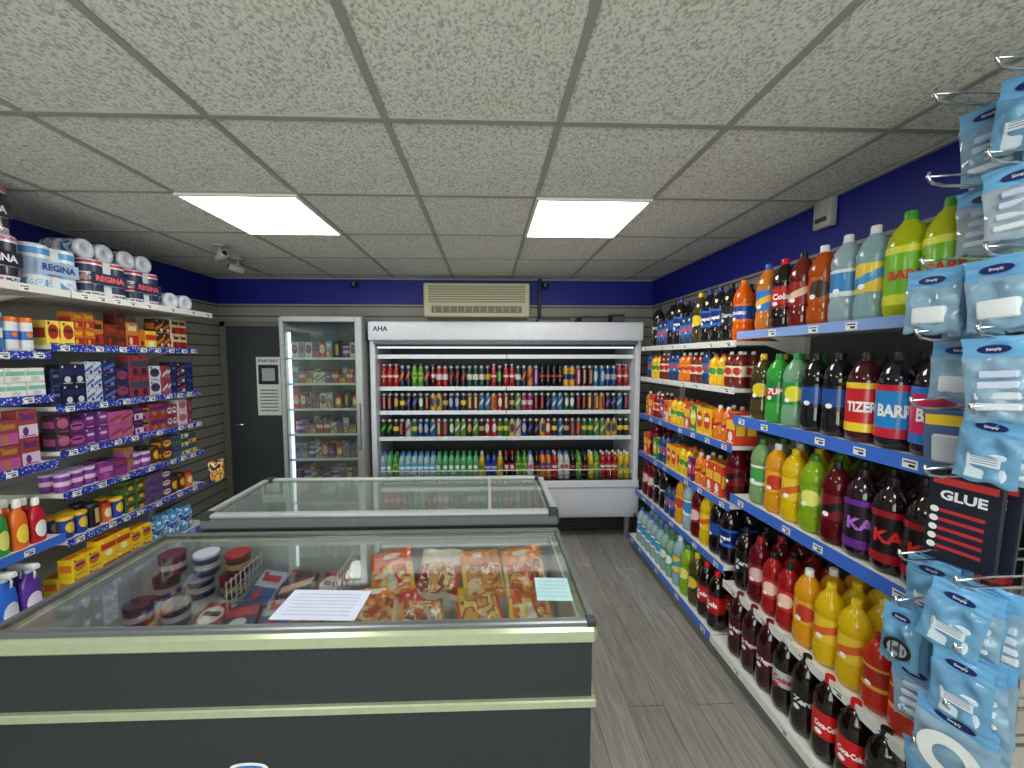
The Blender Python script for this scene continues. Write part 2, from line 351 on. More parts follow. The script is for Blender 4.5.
def deterg(c,cap,lab,label,h=.2,w=.08,d=.05,trigger=False,name="cleaning_bottle"):
    b=MB(); b.lathe([(.85,0),(1,.012),(1,h*.5),(.85,h*.68),(.35,h*.8),(.3,h*.84)],M(c,.25),20,sx=w/2,sy=d/2)
    p=MB()
    if trigger:
        p.lathe([(.013,h*.84),(.013,h*.9)],M(cap,.4),12); p.box(-.014,.014,-.045,.022,h*.9,h*1.0,M(cap,.4),.005,2)
        p.tube([(0,-.022,h*.92),(0,-.034,h*.85),(0,-.03,h*.74)],.005,M(cap,.4)); p.box(-.009,.009,-.055,-.044,h*.92,h*.98,M((230,230,230)),.002)
    else: p.lathe([(.015,h*.83),(.015,h*.95),(.011,h)],M(cap,.4),14)
    l=MB(); l.ell(w*.7,h*.38,M(lab,.4),cz=h*.3,y=0,n=14)
    l.V=[(x,-(d/2*math.sqrt(max(0,1-(x/(w/2))**2))+.0012),z) for x,y,z in l.V]
    return dict(name=name,label=label,cat="bottle",w=w+.004,d=d+.006,h=h,parts=[("bottle_body",b.mesh("bottle_body"),None),("spray_trigger" if trigger else "bottle_cap",p.mesh("cap"),None),("bottle_label",l.mesh("bottle_label"),None)])
def gp(pr,where): return pr['name'].replace('_',' ')+"s "+where
def fill(side,xf,y0,y1,z,seq,rows=2,group="on the wall shelving",face=0,jit=.0,gap=0):
    y=y0; sg=1 if side=='R' else -1; base=R(-90) if side=='R' else R(90)
    i=0
    while i<60:
        pr,n=seq[i%len(seq)]
        for _ in range(n):
            if y+pr['w']>y1: return
            yc=y+pr['w']/2; st=1
            if gap and pr['cat'] in('box','tub'): st=max(1,min(3,int((gap-.012)/pr['h'])))
            for r_ in range(rows):
                xx=xf+sg*(.016+pr['d']/2+r_*(pr['d']+.005)+random.uniform(0,jit))
                for q in range(st if r_==0 else 1):
                    place(pr,(xx,yc,z+.0006+q*(pr['h']+.0016)),base+(face if pr['cat'] in('bottle','can') else 0)+R(random.uniform(-5,5) if pr['cat']!='box' else random.uniform(-3,3)),gp(pr,group))
            y+=pr['w']+.0015
        i+=1
# ------------------------------------------------------------ wall shelving
tk=MB(); tk.box(-.022,.022,-.0008,0,-.014,.014,PAPER); tk.ell(.034,.005,M((60,60,62)),cz=.006,y=-.0014,rect=True,n=1); tk.ell(.018,.008,M((25,25,25)),cz=-.005,cx=.006,y=-.0014,rect=True,n=1); TK=tk.mesh("price_ticket")
RAILB=M((62,112,214),.35); RAILL=M((140,170,230),.35); RAILW=M((225,225,220),.35); RAILD=dots_mat()
def shelving(side,label,y0,y1,xw,shelves,base_x,top=2.15,back=OFFW,tstep=(.09,.11,.14,.18)):
    sg=1 if side=='R' else -1
    t=TOP("shelving_unit",label,"shelving",None,(xw,(y0+y1)/2,0),group="wall shelving units")
    def rel(x): return x-xw
    L=(y1-y0)/2-.004
    def bx(m,xa,xb,ya,yb,za,zb,mat,bev=0): m.box(min(xa,xb),max(xa,xb),ya,yb,za,zb,mat,bev); return m
    PART(t,"back_panel",bx(MB(),-sg*.012,-sg*.03,-L,L,.0,top,back).mesh("back_panel"))
    for s in (-1,1): PART(t,"upright",bx(MB(),-sg*.031,-sg*.07,s*(L-.012)-.012,s*(L-.012)+.012,0,top,WHITE,.003).mesh("upright"))
    xb=rel(base_x)
    PART(t,"base_plinth",bx(MB(),xb+sg*.03,-sg*.03,-L,L,0,.1,M((120,120,118))).mesh("base_plinth"),"grey kick plinth")
    for (z,xf,rail,th) in shelves:
        xr=rel(xf); m=MB(); bx(m,xr,-sg*.031,-L,L,z-.022,z,WHITE,.002)
        for s in (-1,1): 
            m.add([(xr*.6,s*(L-.006),z-.022),(-sg*.05,s*(L-.006),z-.022),(-sg*.05,s*(L-.006),z-.09)],[(0,1,2)],WHITE)
        sh=PART(t,"shelf",m.mesh("shelf"))
        rl=MB(); bx(rl,xr-sg*.006,xr,-L,L,z-th,z+.006,rail); ro=PART(sh,"price_rail",rl.mesh("price_rail"))
        yy=-L+.06
        while yy<L-.03:
            k=bpy.data.objects.new("price_ticket",TK); k.parent=sh; k.location=(xr-sg*.0065,yy,z-th/2+.001); k.rotation_euler=(0,0,R(-90) if side=='R' else R(90)); COL.objects.link(k)
            yy+=random.choice(tstep)
    return t
XS=1.33; YN,YM,YE=1.05,1.965,3.2
BKD=M((96,98,104),.5)
S1=[(1.812,XS,RAILL,.034),(1.37,XS,RAILB,.045),(.94,XS,RAILB,.045),(.45,XS-.02,RAILW,.035),(.13,XS-.08,RAILW,.035)]
shelving('R',"white metal wall shelving bay stocked with large soda bottles",YN,YM,XR,S1,XS-.08,back=BKD,tstep=(.16,.22,.3))
S2=[(1.77,XS,RAILW,.03),(1.515,XS,RAILW,.03),(1.2,XS,RAILB,.035),(.87,XS,RAILB,.035),(.52,XS-.02,RAILB,.035),(.13,XS-.08,RAILB,.035)]
shelving('R',"white metal wall shelving bay with bottles, jars and cartons",YM,YE,XR,S2,XS-.08,back=BKD,tstep=(.16,.22,.3))
XG=-2.27
def lz(z): return CAMZ-(CAMZ-z)*.96
LS2=[(2.02,XG+.12,RAILW,.03)]+[(lz(z),XG,RAILD,.033) for z in (1.75,1.41,1.16,.92,.65)]+[(lz(.32),XG+.02,RAILB,.035)]
shelving('L',"white metal wall shelving bay with groceries and blue price rails",2.03,3.03,XL,LS2,XG+.05)
LS1=[(2.02,XG+.12,RAILW,.03)]+[(lz(z),XG,RAILD,.035) for z in (1.71,1.48,1.12)]+[(lz(.70),XG,RAILB,.04),(lz(.32),XG+.02,RAILB,.035)]
shelving('L',"white metal wall shelving bay with household cleaning goods",1.03,2.03,XL,LS1,XG+.05)
# ---- big bottles
B={}
B['barr_lime']=bottle((204,214,20),(70,160,40),(120,190,30),(225,225,60),"BARR",(215,30,40),label="two litre lime-yellow soda bottle with green label",tsize=.04,style=3,h=.35,r=.054,trans=.3)
B['clearyel']=bottle((170,205,215),(225,225,225),(240,205,60),(60,150,210),None,label="clear bottle with yellow and blue label",style=2,h=.34,trans=.4)
B['clearblue']=bottle((185,210,220),(230,230,230),(50,135,205),(220,235,245),None,label="clear lemonade bottle with pale blue label",style=0,h=.34,trans=.4)
B['ginger']=bottle((196,88,20),(240,240,240),(186,78,20),(60,40,20),None,label="amber soda bottle with orange-brown label",style=1,trans=.2)
B['redsoda']=bottle((110,24,14),(30,30,30),(150,20,22),(230,200,160),None,label="dark red soda bottle with red label",style=2)
B['cola']=bottle((26,10,8),(210,20,25),(205,22,28),(160,10,16),"Cola",(255,255,255),label="two litre cola bottle with red label",tsize=.036)
B['coke']=bottle((26,10,8),(205,20,25),(205,22,28),(205,22,28),"Coca-Cola",(255,255,255),label="two litre cola bottle with red label and white script",tsize=.03,style=1)
B['dcoke']=bottle((26,12,10),(200,200,200),(190,192,195),(20,20,22),"Coke",(200,20,25),label="diet cola bottle with silver label",tsize=.034,style=0)
B['pepsi']=bottle((22,10,12),(20,50,150),(16,36,120),(40,110,210),"pepsi",(255,255,255),label="dark cola bottle with blue label",style=0,tsize=.03)
B['irn']=bottle((244,104,14),(240,110,20),(30,70,160),(240,120,20),"IRN-BRU",(255,255,255),label="bright orange soda bottle with blue and orange label",tsize=.024,trans=.2)
B['orange']=bottle((250,130,14),(240,120,20),(240,110,20),(250,190,60),None,label="bright orange soda bottle with orange label",style=1,trans=.2)
B['orangeblue']=bottle((210,120,40),(40,90,200),(40,130,215),(245,190,40),None,label="orange drink bottle with blue label",style=2)
B['barr_blue']=bottle((20,20,34),(30,30,32),(30,140,220),(214,36,60),"BARR",(255,255,255),label="dark soda bottle with blue and red label",tsize=.056,style=3,r=.054)
B['barr_pink']=bottle((40,12,28),(30,30,32),(225,40,95),(40,130,215),"BARR",(255,255,255),label="dark soda bottle with pink and blue label",tsize=.056,style=3,r=.054)
B['tizer']=bottle((70,12,18),(30,30,30),(215,32,40),(246,214,50),"TIZER",(255,255,255),label="dark red soda bottle with red and yellow label",tsize=.05,style=3,r=.053)
B['darkblue']=bottle((12,10,16),(20,20,22),(30,80,160),(15,15,20),None,label="black soda bottle with blue label",style=0)
B['sprite']=bottle((150,200,165),(30,140,60),(40,150,70),(235,225,60),None,label="clear lemon-lime bottle with green label",style=1,trans=.4)
B['7up']=bottle((70,185,70),(40,140,60),(20,130,60),(215,40,40),"7UP",(255,255,255),label="green lemon-lime soda bottle",style=2,tsize=.036,trans=.3)
B['darkyel']=bottle((70,60,20),(230,190,30),(40,36,24),(230,200,40),None,label="dark bottle with yellow label",style=1)
B['ka_black']=bottle((30,8,14),(25,25,28),(24,18,22),(160,24,34),"KA",(225,40,40),label="dark soda bottle with black and red label",tsize=.06,style=3)
B['ka_purple']=bottle((34,10,30),(30,30,32),(30,20,34),(110,40,150),"KA",(190,110,220),label="dark grape soda bottle with black and purple label",tsize=.06,style=3)
B['cherry']=bottle((90,10,20),(20,20,22),(120,16,30),(25,20,25),None,label="cherry red soda bottle with dark label",style=2,trans=.1)
B['lime']=bottle((150,190,30),(60,130,40),(120,170,30),(235,235,120),None,label="lime green soda bottle with green label",style=1,trans=.3)
B['yellow']=bottle((246,206,20),(235,200,30),(240,200,50),(225,100,40),None,label="yellow soda bottle with yellow label",style=2,trans=.3)
B['yelorange']=bottle((246,170,30),(240,240,240),(240,170,40),(200,60,40),None,label="amber-yellow soda bottle with orange label",style=1,trans=.3)
B['clearcola']=bottle((150,190,130),(50,130,60),(70,160,80),(230,235,230),None,label="pale green clear bottle with green label",style=0,trans=.4)
B['darkred']=bottle((96,12,24),(160,20,30),(140,20,40),(230,190,190),None,label="dark red fruit drink bottle",style=1,trans=.1)
B['squash_red']=bottle((216,58,30),(150,20,20),(176,34,20),(240,170,60),None,label="short orange-red squash bottle",style=0,h=.27,r=.044,trans=.3)
B['pinkred']=bottle((176,30,34),(30,30,30),(205,50,50),(250,210,190),None,label="red-pink drink bottle with cap",style=1,h=.3,r=.045,trans=.25)
B['pepper']=bottle((46,8,14),(110,16,30),(70,10,20),(70,10,20),"Dr Pepper",(245,240,240),label="dark maroon soda bottle with white lettering",style=1,tsize=.03)
B['zero']=bottle((20,10,10),(20,20,22),(20,20,22),(20,20,22),"Zero",(225,225,225),label="black cola bottle with black label",style=1,tsize=.034)
B['water']=bottle((195,220,225),(40,110,190),(70,160,205),(240,245,248),None,label="clear water bottle with pale blue label",style=0,h=.29,r=.042,trans=.5)
B['watergreen']=bottle((175,220,195),(60,150,90),(60,160,110),(240,245,240),None,label="clear sparkling water bottle with green label",style=1,h=.29,r=.042,trans=.5)
B['whitejar']=bottle((120,36,24),(240,240,240),(240,225,190),(200,50,40),None,label="small sauce bottle with cream label",style=1,h=.2,r=.034)
B['juice_y']=bottle((240,190,30),(220,60,30),(245,205,40),(70,150,60),None,label="small yellow juice bottle",style=1,h=.19,r=.036)
B['juice_o']=bottle((230,120,30),(240,240,240),(240,140,30),(180,40,30),None,label="small orange juice bottle",style=2,h=.2,r=.036)
B['energy']=bottle((40,60,110),(30,30,30),(40,110,190),(225,60,50),None,label="energy drink bottle with blue sleeve",style=2,h=.22,r=.036)
b=B; F=R(36); F2=R(24)
BG="on the drinks shelving"; Y0=YN+.015; Y1=YM-.002
fill('R',XS,Y0,Y1,1.812,[(b['barr_lime'],2),(b['clearyel'],1),(b['clearblue'],1),(b['ginger'],1),(b['redsoda'],1),(b['cola'],1),(b['orangeblue'],1),(b['orange'],2)],3,BG,F)
fill('R',XS,Y0,Y1,1.37,[(b['barr_pink'],1),(b['barr_blue'],1),(b['tizer'],1),(b['darkblue'],2),(b['sprite'],1),(b['7up'],1),(b['darkyel'],2)],3,BG,F)
fill('R',XS,Y0,Y1,.94,[(b['ka_black'],2),(b['ka_purple'],1),(b['cherry'],1),(b['lime'],1),(b['yellow'],1),(b['yelorange'],1),(b['clearcola'],1),(b['darkred'],1)],3,BG,F)
fill('R',XS-.02,Y0,Y1,.45,[(b['squash_red'],2),(b['yellow'],2),(b['yelorange'],1),(b['pinkred'],2),(b['darkred'],1),(b['zero'],1)],3,BG,F)
fill('R',XS-.08,Y0,Y1,.13,[(b['zero'],1),(b['coke'],2),(b['zero'],1),(b['dcoke'],1),(b['pepper'],4)],3,BG,F)
C1=carton(.075,.06,.17,(245,190,30),(220,60,40),(250,240,210),1,"yellow and red juice carton",name="juice_carton")
C2=carton(.075,.06,.18,(225,70,40),(250,200,60),(245,245,235),0,"red and yellow juice carton",name="juice_carton")
C3=carton(.075,.06,.17,(60,140,60),(245,220,80),(250,250,240),1,"green fruit juice carton",name="juice_carton")
C4=carton(.07,.06,.16,(235,130,40),(250,240,220),(190,40,30),3,"small orange juice carton",name="juice_carton")
C5=carton(.06,.05,.15,(90,40,110),(230,90,120),(250,240,240),1,"purple berry juice carton",name="juice_carton")
Y2,Y3=YM+.01,YE-.01
fill('R',XS,Y2,Y3,1.77,[(b['irn'],1),(b['zero'],1),(b['pepsi'],2),(b['darkyel'],1),(b['energy'],2),(b['pepsi'],1),(b['darkblue'],1),(b['energy'],2),(b['zero'],2)],2,BG,F2)
fill('R',XS,Y2,Y3,1.515,[(b['whitejar'],2),(b['juice_y'],2),(b['energy'],1),(b['whitejar'],2),(b['juice_o'],2),(b['energy'],2)],2,BG,F2)
fill('R',XS,Y2,Y3,1.2,[(C2,1),(b['juice_o'],2),(C1,2),(C3,1),(C2,1),(b['juice_y'],3),(C4,1),(C5,1),(b['whitejar'],2)],2,BG,F2)
fill('R',XS,Y2,Y3,.87,[(b['cherry'],1),(C2,2),(b['juice_o'],2),(C5,1),(b['juice_y'],2),(C1,2),(b['energy'],2),(C3,1)],2,BG,F2)
fill('R',XS-.02,Y2,Y3,.52,[(b['pepsi'],1),(b['darkblue'],1),(b['yellow'],1),(b['darkred'],1),(b['clearblue'],1),(b['yelorange'],1),(b['energy'],2),(b['zero'],2),(b['darkred'],2)],2,BG,F2)
fill('R',XS-.08,Y2,Y3,.13,[(b['cola'],2),(b['darkyel'],1),(b['lime'],1),(b['clearyel'],1),(b['watergreen'],2),(b['water'],5)],2,BG,F2)
# ------------------------------------------------------------ left shelves stock
CR=random.Random(3)
NM={0:"printed band",1:"oval emblem",2:"slanted flash",3:"two-tone print"}
def cset(n,pal,cn,wr=(.045,.085),hr=(.06,.11),dr=.08):
    out=[]
    for i in range(n):
        c1,c2,c3=CR.sample(pal,3); st=CR.randint(0,3)
        out.append((carton(CR.uniform(*wr),dr,CR.uniform(*hr),c1,c2,c3,st,"small %s food carton with %s"%(cn,NM[st])),CR.choice((1,1,2))))
    return out
K={}
K['rw']=carton(.07,.06,.17,(225,222,215),(200,30,36),(200,30,36),3,"white and red tall carton")
K['ydet']=carton(.075,.08,.1,(244,206,30),(230,120,20),(60,60,150),1,"bright yellow box with orange oval")
K['ydet2']=carton(.09,.08,.115,(244,200,30),(200,60,30),(250,240,180),0,"bright yellow box with red band")
K['pkgpurple']=carton(.13,.1,.22,(120,40,130),(210,90,190),(245,240,250),1,"large purple pet food carton")
K['wbox']=carton(.08,.09,.07,(230,230,226),(130,190,170),(200,200,200),0,"small white carton with pale green print")
K['tpurp']=tin(.032,.1,(122,60,150),(236,190,220),None,"purple tub with pale lid","tub","tub",lid=(200,180,215))
K['tblue']=tin(.033,.12,(40,70,160),(240,200,60),None,"blue jar with yellow lid","jar","jar",lid=(240,190,40),style=1)
K['tbrown']=tin(.033,.12,(90,48,26),(220,170,60),None,"coffee jar with brown lid","jar","jar",lid=(60,34,22),style=1)
K['torange']=tin(.032,.11,(220,110,40),(245,230,190),None,"orange jar with red lid","jar","jar",lid=(190,40,30),style=1)
K['tdark']=tin(.033,.14,(36,30,40),(200,170,90),None,"dark jar with gold label","jar","jar",lid=(30,30,34),style=3)
K['canw']=tin(.028,.17,(225,228,232),(50,110,190),(230,120,40),"white aerosol can with blue and orange print","spray_can","can",lid=(235,120,50))
K['canb']=tin(.028,.19,(60,120,190),(240,240,240),None,"blue aerosol can with white band","spray_can","can",lid=(235,235,240))
K['cano']=tin(.028,.18,(230,110,40),(250,230,200),None,"orange aerosol can with cream emblem","spray_can","can",lid=(240,240,240),style=1)
K['dw']=deterg((232,232,228),(200,40,40),(200,50,50),"white cleaner bottle with red cap",h=.26,w=.075)
K['dg']=deterg((50,150,70),(240,240,235),(230,230,120),"green washing-up liquid bottle",h=.25,w=.07)
K['do']=deterg((236,110,40),(240,240,235),(250,220,80),"orange cleaner bottle with white cap",h=.25,w=.07)
K['dr']=deterg((190,30,50),(240,240,240),(240,240,240),"red cleaner bottle with white cap",h=.23,w=.07)
K['sp']=deterg((50,110,215),(236,236,240),(230,230,245),"blue trigger spray bottle with white nozzle",h=.29,w=.09,d=.055,trigger=True,name="spray_bottle")
K['sp2']=deterg((96,60,160),(236,236,240),(240,220,250),"purple trigger spray bottle with white nozzle",h=.28,w=.09,d=.055,trigger=True,name="spray_bottle")
def bagp(cols,seed,label,w=.12,h=.18):
    pm=MB(); pillow(pm,w,h,.06,[Mprint(cols,14,seed=seed)],seed=seed); pb=MB(); pb.add([(x,y,z+h/2+.004) for x,y,z in pm.V],pm.F,pm.m[0],True)
    return dict(name="food_bag",label=label,cat="bag",w=w,d=.065,h=h,mesh=pb.mesh("food_bag"))
K['bagblue']=bagp([(60,120,190),(30,70,150),(225,235,245),(70,150,210)],3,"blue and white printed plastic bag")
K['bagyel']=bagp([(240,190,40),(220,90,30),(250,230,120),(60,50,120)],8,"yellow and orange printed plastic bag")
LG="on the grocery shelving"; k=K; ya,yb=2.045,3.01
warm=[(226,168,36),(206,110,30),(110,50,24),(240,210,90),(170,40,30),(215,195,160),(70,40,30),(200,120,50)]
navy=[(28,36,90),(18,22,46),(40,70,150),(70,110,170),(200,204,220),(30,34,70),(60,64,90),(150,110,160),(150,50,60)]
purp=[(130,46,134),(98,40,110),(180,80,150),(200,130,180),(215,190,215),(60,36,56),(150,60,60),(170,120,60)]
mix=[(36,60,130),(180,60,40),(225,170,50),(210,205,195),(90,50,30),(60,110,60),(110,60,130),(30,30,34)]
fill('L',XG,ya,yb,lz(1.75),cset(7,warm,"orange and yellow",hr=(.07,.17))+[(K['ydet2'],1)]+cset(5,warm,"orange and brown")+[(k['rw'],2)],2,LG,jit=.02,gap=.235)
fill('L',XG,ya,yb,lz(1.41),cset(14,navy,"navy and silver",wr=(.045,.09),hr=(.07,.14)) ,2,LG,jit=.02,gap=.3)
fill('L',XG,ya,yb,lz(1.16),cset(12,purp,"purple and pink",wr=(.045,.09),hr=(.055,.1))+cset(4,mix,"mixed colour"),2,LG,jit=.02,gap=.215)
fill('L',XG,ya,yb,lz(.92),[(k['tpurp'],3)]+cset(3,purp,"purple")+[(k['tpurp'],2),(k['tbrown'],1)]+cset(6,mix,"mixed colour",hr=(.06,.1))+[(k['tdark'],1)],2,LG,jit=.01,gap=.205)
fill('L',XG,ya,yb,lz(.65),[(k['tblue'],2),(k['tdark'],1),(k['torange'],1),(k['tblue'],1)]+cset(3,mix,"mixed colour")+[(k['tbrown'],2),(k['torange'],1)]+cset(4,mix,"mixed colour")+[(k['torange'],2)],2,LG,jit=.01,gap=.235)
fill('L',XG+.02,ya,yb,lz(.32),[(k['ydet'],2),(k['ydet2'],2),(k['ydet'],2),(k['bagblue'],3),(k['bagyel'],1)],2,LG,gap=.27)
yn=1.45
fill('L',XG,yn,2.015,lz(1.71),[(k['canb'],2),(k['canw'],2),(k['cano'],1)],2,LG)
fill('L',XG,yn,2.015,lz(1.48),[(k['wbox'],3),(k['rw'],1),(k['wbox'],5)],2,LG,gap=.2)
fill('L',XG,yn,2.015,lz(1.12),[(k['pkgpurple'],2)]+cset(4,purp,"purple",hr=(.09,.14)),1,LG,gap=.32)
fill('L',XG,yn,2.015,lz(.70),[(k['dr'],2),(k['dw'],1),(k['do'],1),(k['dg'],1),(k['do'],1),(k['dr'],1),(k['dw'],2)],2,LG)
fill('L',XG+.02,yn,2.015,lz(.32),[(k['sp'],2),(k['sp2'],1),(k['sp'],1),(k['sp2'],1)],2,LG)
place(k['bagyel'],(-2.22,3.09,.66),R(60),label="yellow and orange snack bag hanging at the shelf end")
def rollpack(nx,nz,r,h,c1,c2,band,txt,tcol,label,lie=False,hb=(.3,.68)):
    m=MB(); wm=M(c1,.2,bump=.4,coat=.5); W=nx*2*r; film=Mprint([c1,band,c1,c2],26,.2,seed=nx*3+int(h*100))
    for iy in range(2):
        for ix in range(nx):
            for iz in range(nz):
                if lie: X=Matrix.Translation(((ix-(nx-1)/2)*2*r,iy*h,r+iz*2*r))@Matrix.Rotation(R(90),4,'X')
                else: X=Matrix.Translation(((ix-(nx-1)/2)*2*r,(iy-.5)*2*r,iz*h))
                m.lathe([(r*.86,0.001),(r*.98,.008),(r,.02),(r,h-.02),(r*.98,h-.008),(r*.86,h-.001),(r*.36,h-.002),(r*.33,h-.03)],wm,20,X=X)
                e=r+.0008
                if not lie:
                    m.lathe([(e,h*hb[0]),(e,h*hb[1])],M(band,.25,coat=.4),20,cap=False,X=X); m.lathe([(e,h*.06),(e,h*.22)],film,20,cap=False,X=X); m.lathe([(e,h*.76),(e,h*.9)],M(c2,.25),20,cap=False,X=X)
                else: m.lathe([(e,h*.2),(e,h*.8)],film,20,cap=False,X=X)
    if not lie:
        for sy in (-1,1): m.box(-W/2+r*.6,W/2-r*.6,sy*r*1.55-.012,sy*r*1.55+.012,.004,h*nz-.006,wm,.004)
        m.ell(W*.82,h*nz*.3,M(band,.2,coat=.4),cz=h*nz*.5,y=-2*r-.0025,rect=True,n=1)
        if txt: m.text(txt,h*nz*.2,M(tcol),cz=h*nz*.5,y=-2*r-.0035,maxw=W*.74,bold=.04)
    return dict(name="paper_roll_pack",label=label,cat="paper rolls",w=W+.01,d=(2*h if lie else 4*r)+.01,h=(2*r*nz if lie else h*nz),mesh=m.mesh("paper_roll_pack"))
RP1=rollpack(2,2,.062,.11,(226,222,230),(205,110,150),(44,40,58),"REGINA",(240,240,245),"film-wrapped pack of toilet rolls with dark and pink print")
RP2=rollpack(2,1,.06,.22,(228,236,244),(90,160,215),(170,196,222),"REGINA",(30,60,140),"film-wrapped pack of white and blue kitchen rolls")
RP3=rollpack(2,2,.058,.105,(222,224,232),(190,50,60),(50,58,84),"REGINA",(240,100,110),"film-wrapped toilet roll pack with navy and red print")
RP4=rollpack(2,1,.056,.1,(222,226,236),(80,120,180),(100,110,150),None,(0,0,0),"film-wrapped toilet rolls lying with their ends showing",lie=True)
ty=1.62
for i_,pr in enumerate((RP1,RP2,RP3,RP3,RP4)):
    place(pr,(XG-.02-(.02*(i_%2)),ty+pr['w']/2,2.0206),R(90+random.uniform(-6,6)),gp(pr,"on the top shelf"))
    if pr is RP1: place(RP1,(XG-.05,ty+pr['w']/2,2.0206+.2225),R(92+random.uniform(-5,5)),gp(pr,"on the top shelf"))
    if pr is RP3: place(RP4,(XG-.08,ty+pr['w']/2,2.0206+.2135),R(88+random.uniform(-8,8)),gp(pr,"on the top shelf"))
    ty+=pr['w']+.014
# ------------------------------------------------------------ chest freezers
def freezer(y0,y1,zt,xa,xb,front,label,raised,rimc):
    t=TOP("chest_freezer",label,"freezer",None,((xa+xb)/2,(y0+y1)/2,0))
    W=(xb-xa)/2; D=(y1-y0)/2; th=.05
    def walls(m,w,d,t_,z0,z1,mat,bev=0):
        m.box(-w,w,-d,-d+t_,z0,z1,mat,bev); m.box(-w,w,d-t_,d,z0,z1,mat,bev); m.box(-w,-w+t_,-d+t_,d-t_,z0,z1,mat); m.box(w-t_,w,-d+t_,d-t_,z0,z1,mat); return m
    bd=walls(MB(),W-.01,D-.01,.03,.09,zt-.075,front); bd.box(-W+.02,W-.02,-D+.02,D-.02,.06,.1,front)
    PART(t,"cabinet_body",bd.mesh("cabinet_body"),"dark grey painted steel cabinet")
    PART(t,"plinth",MB().box(-W+.03,W-.03,-D+.04,D-.04,0,.06,BLACK).mesh("plinth"))
    tr=MB(); tm=M((182,186,156),.22,metal=.25)
    walls(tr,W+.004,D+.004,.028,.59,.618,tm,.004)
    PART(t,"trim_band",tr.mesh("trim_band"),"cream plastic trim band")
    rim=walls(MB(),W+.004,D+.004,.045,zt-.075,zt-.018,rimc,.012,)
    PART(t,"top_rim",rim.mesh("top_rim"),"plastic top rim")
    lm_=M((206,214,212),.35)
    ln=walls(MB(),W-.04,D-.04,.01,.60,zt-.02,lm_); ln.box(-W+.05,W-.05,-D+.05,D-.05,.6,.61,lm_)
    PART(t,"liner",ln.mesh("liner"),"pale grey inner liner")
    x0,x1=-W,W
    f=MB(); fm_=M((186,190,190),.3,metal=.25) if raised else M((124,128,130),.3,metal=.5); a=.036 if raised else .024
    f.box(x0,x1,-D,-D+a,zt-.018,zt,fm_,.004); f.box(x0,x1,D-a,D,zt-.018,zt,fm_,.004); f.box(x0,x0+a*.8,-D+a,D-a,zt-.018,zt,fm_); f.box(x1-a*.8,x1,-D+a,D-a,zt-.018,zt,fm_)
    if raised:
        f.box(x0+.05,x1-.05,-D-.004,-D-.0005,zt-.014,zt-.004,M((190,194,196),.3,metal=.5))
        f.box(x1-.34,x1-.325,-D+a,D-a,zt-.014,zt-.002,fm_)
        for c in (x0,x1-.05): f.box(c,c+.05,-D-.004,-D+.04,zt-.03,zt+.006,DGREY,.004); f.box(c,c+.05,D-.04,D+.002,zt-.018,zt+.006,DGREY,.004)
    else:
        for c in (x0,x1-.03): f.box(c,c+.03,-D-.002,-D+.03,zt-.018,zt+.003,DGREY,.003)
    lid=PART(t,"sliding_lid",f.mesh("lid_frame"),"aluminium framed sliding lid")
    gl=MB().box(x0+a*.8,x1-a*.8,-D+a,D-a,zt-.011,zt-.006,GLASS); PART(lid,"lid_glass",gl.mesh("lid_glass"),"clear glass pane")
    return t
freezer(1.09,1.735,.872,-1.49,.335,M((44,48,52),.4),"dark grey chest freezer with glass lid and cream trim",False,M((182,186,156),.22,metal=.25))
freezer(1.765,2.32,.94,-1.36,.345,M((52,56,60),.4),"grey chest freezer with framed sliding glass lids, behind another",True,M((100,104,106),.4))
bdg=MB(); bdg.ell(.12,.035,M((235,235,232)),y=0,n=14); bdg.ell(.09,.016,M((60,120,190)),y=-.0006,n=14)
TOP("badge_sticker","small white oval sticker on the freezer front","sticker",bdg.mesh("badge_sticker"),(-.74,1.0985,.415))
def sheet(w,d,mat,lines,nm="notice_sheet"):
    m=MB(); m.box(-w/2,w/2,-d/2,d/2,0,.0008,mat)
    X=Matrix.Translation((0,0,.0012))@Matrix.Rotation(R(-90),4,'X')
    for i in range(lines): m.ell(w*.8,d*.03,M((185,190,210)),cz=(i-(lines-1)/2)*d*.8/lines,y=0,rect=True,n=1,X=X)
    return m.mesh(nm)
TOP("notice_sheet","white paper notice lying on the freezer glass","paper",sheet(.27,.15,M((215,222,245),.7),7),(-.545,1.205,.8665),(0,0,R(-3)))
TOP("notice_sheet","pale cyan paper notice on the freezer glass","paper",sheet(.12,.13,M((180,225,232),.7),5),(.23,1.265,.8665),(0,0,R(-3)))
FB=[]
def fsplit(u,v,ms):
    if abs(v)>.86: return ms[3]
    if v>.3: return ms[1]
    if abs(u)>.82: return ms[2]
    return ms[0]
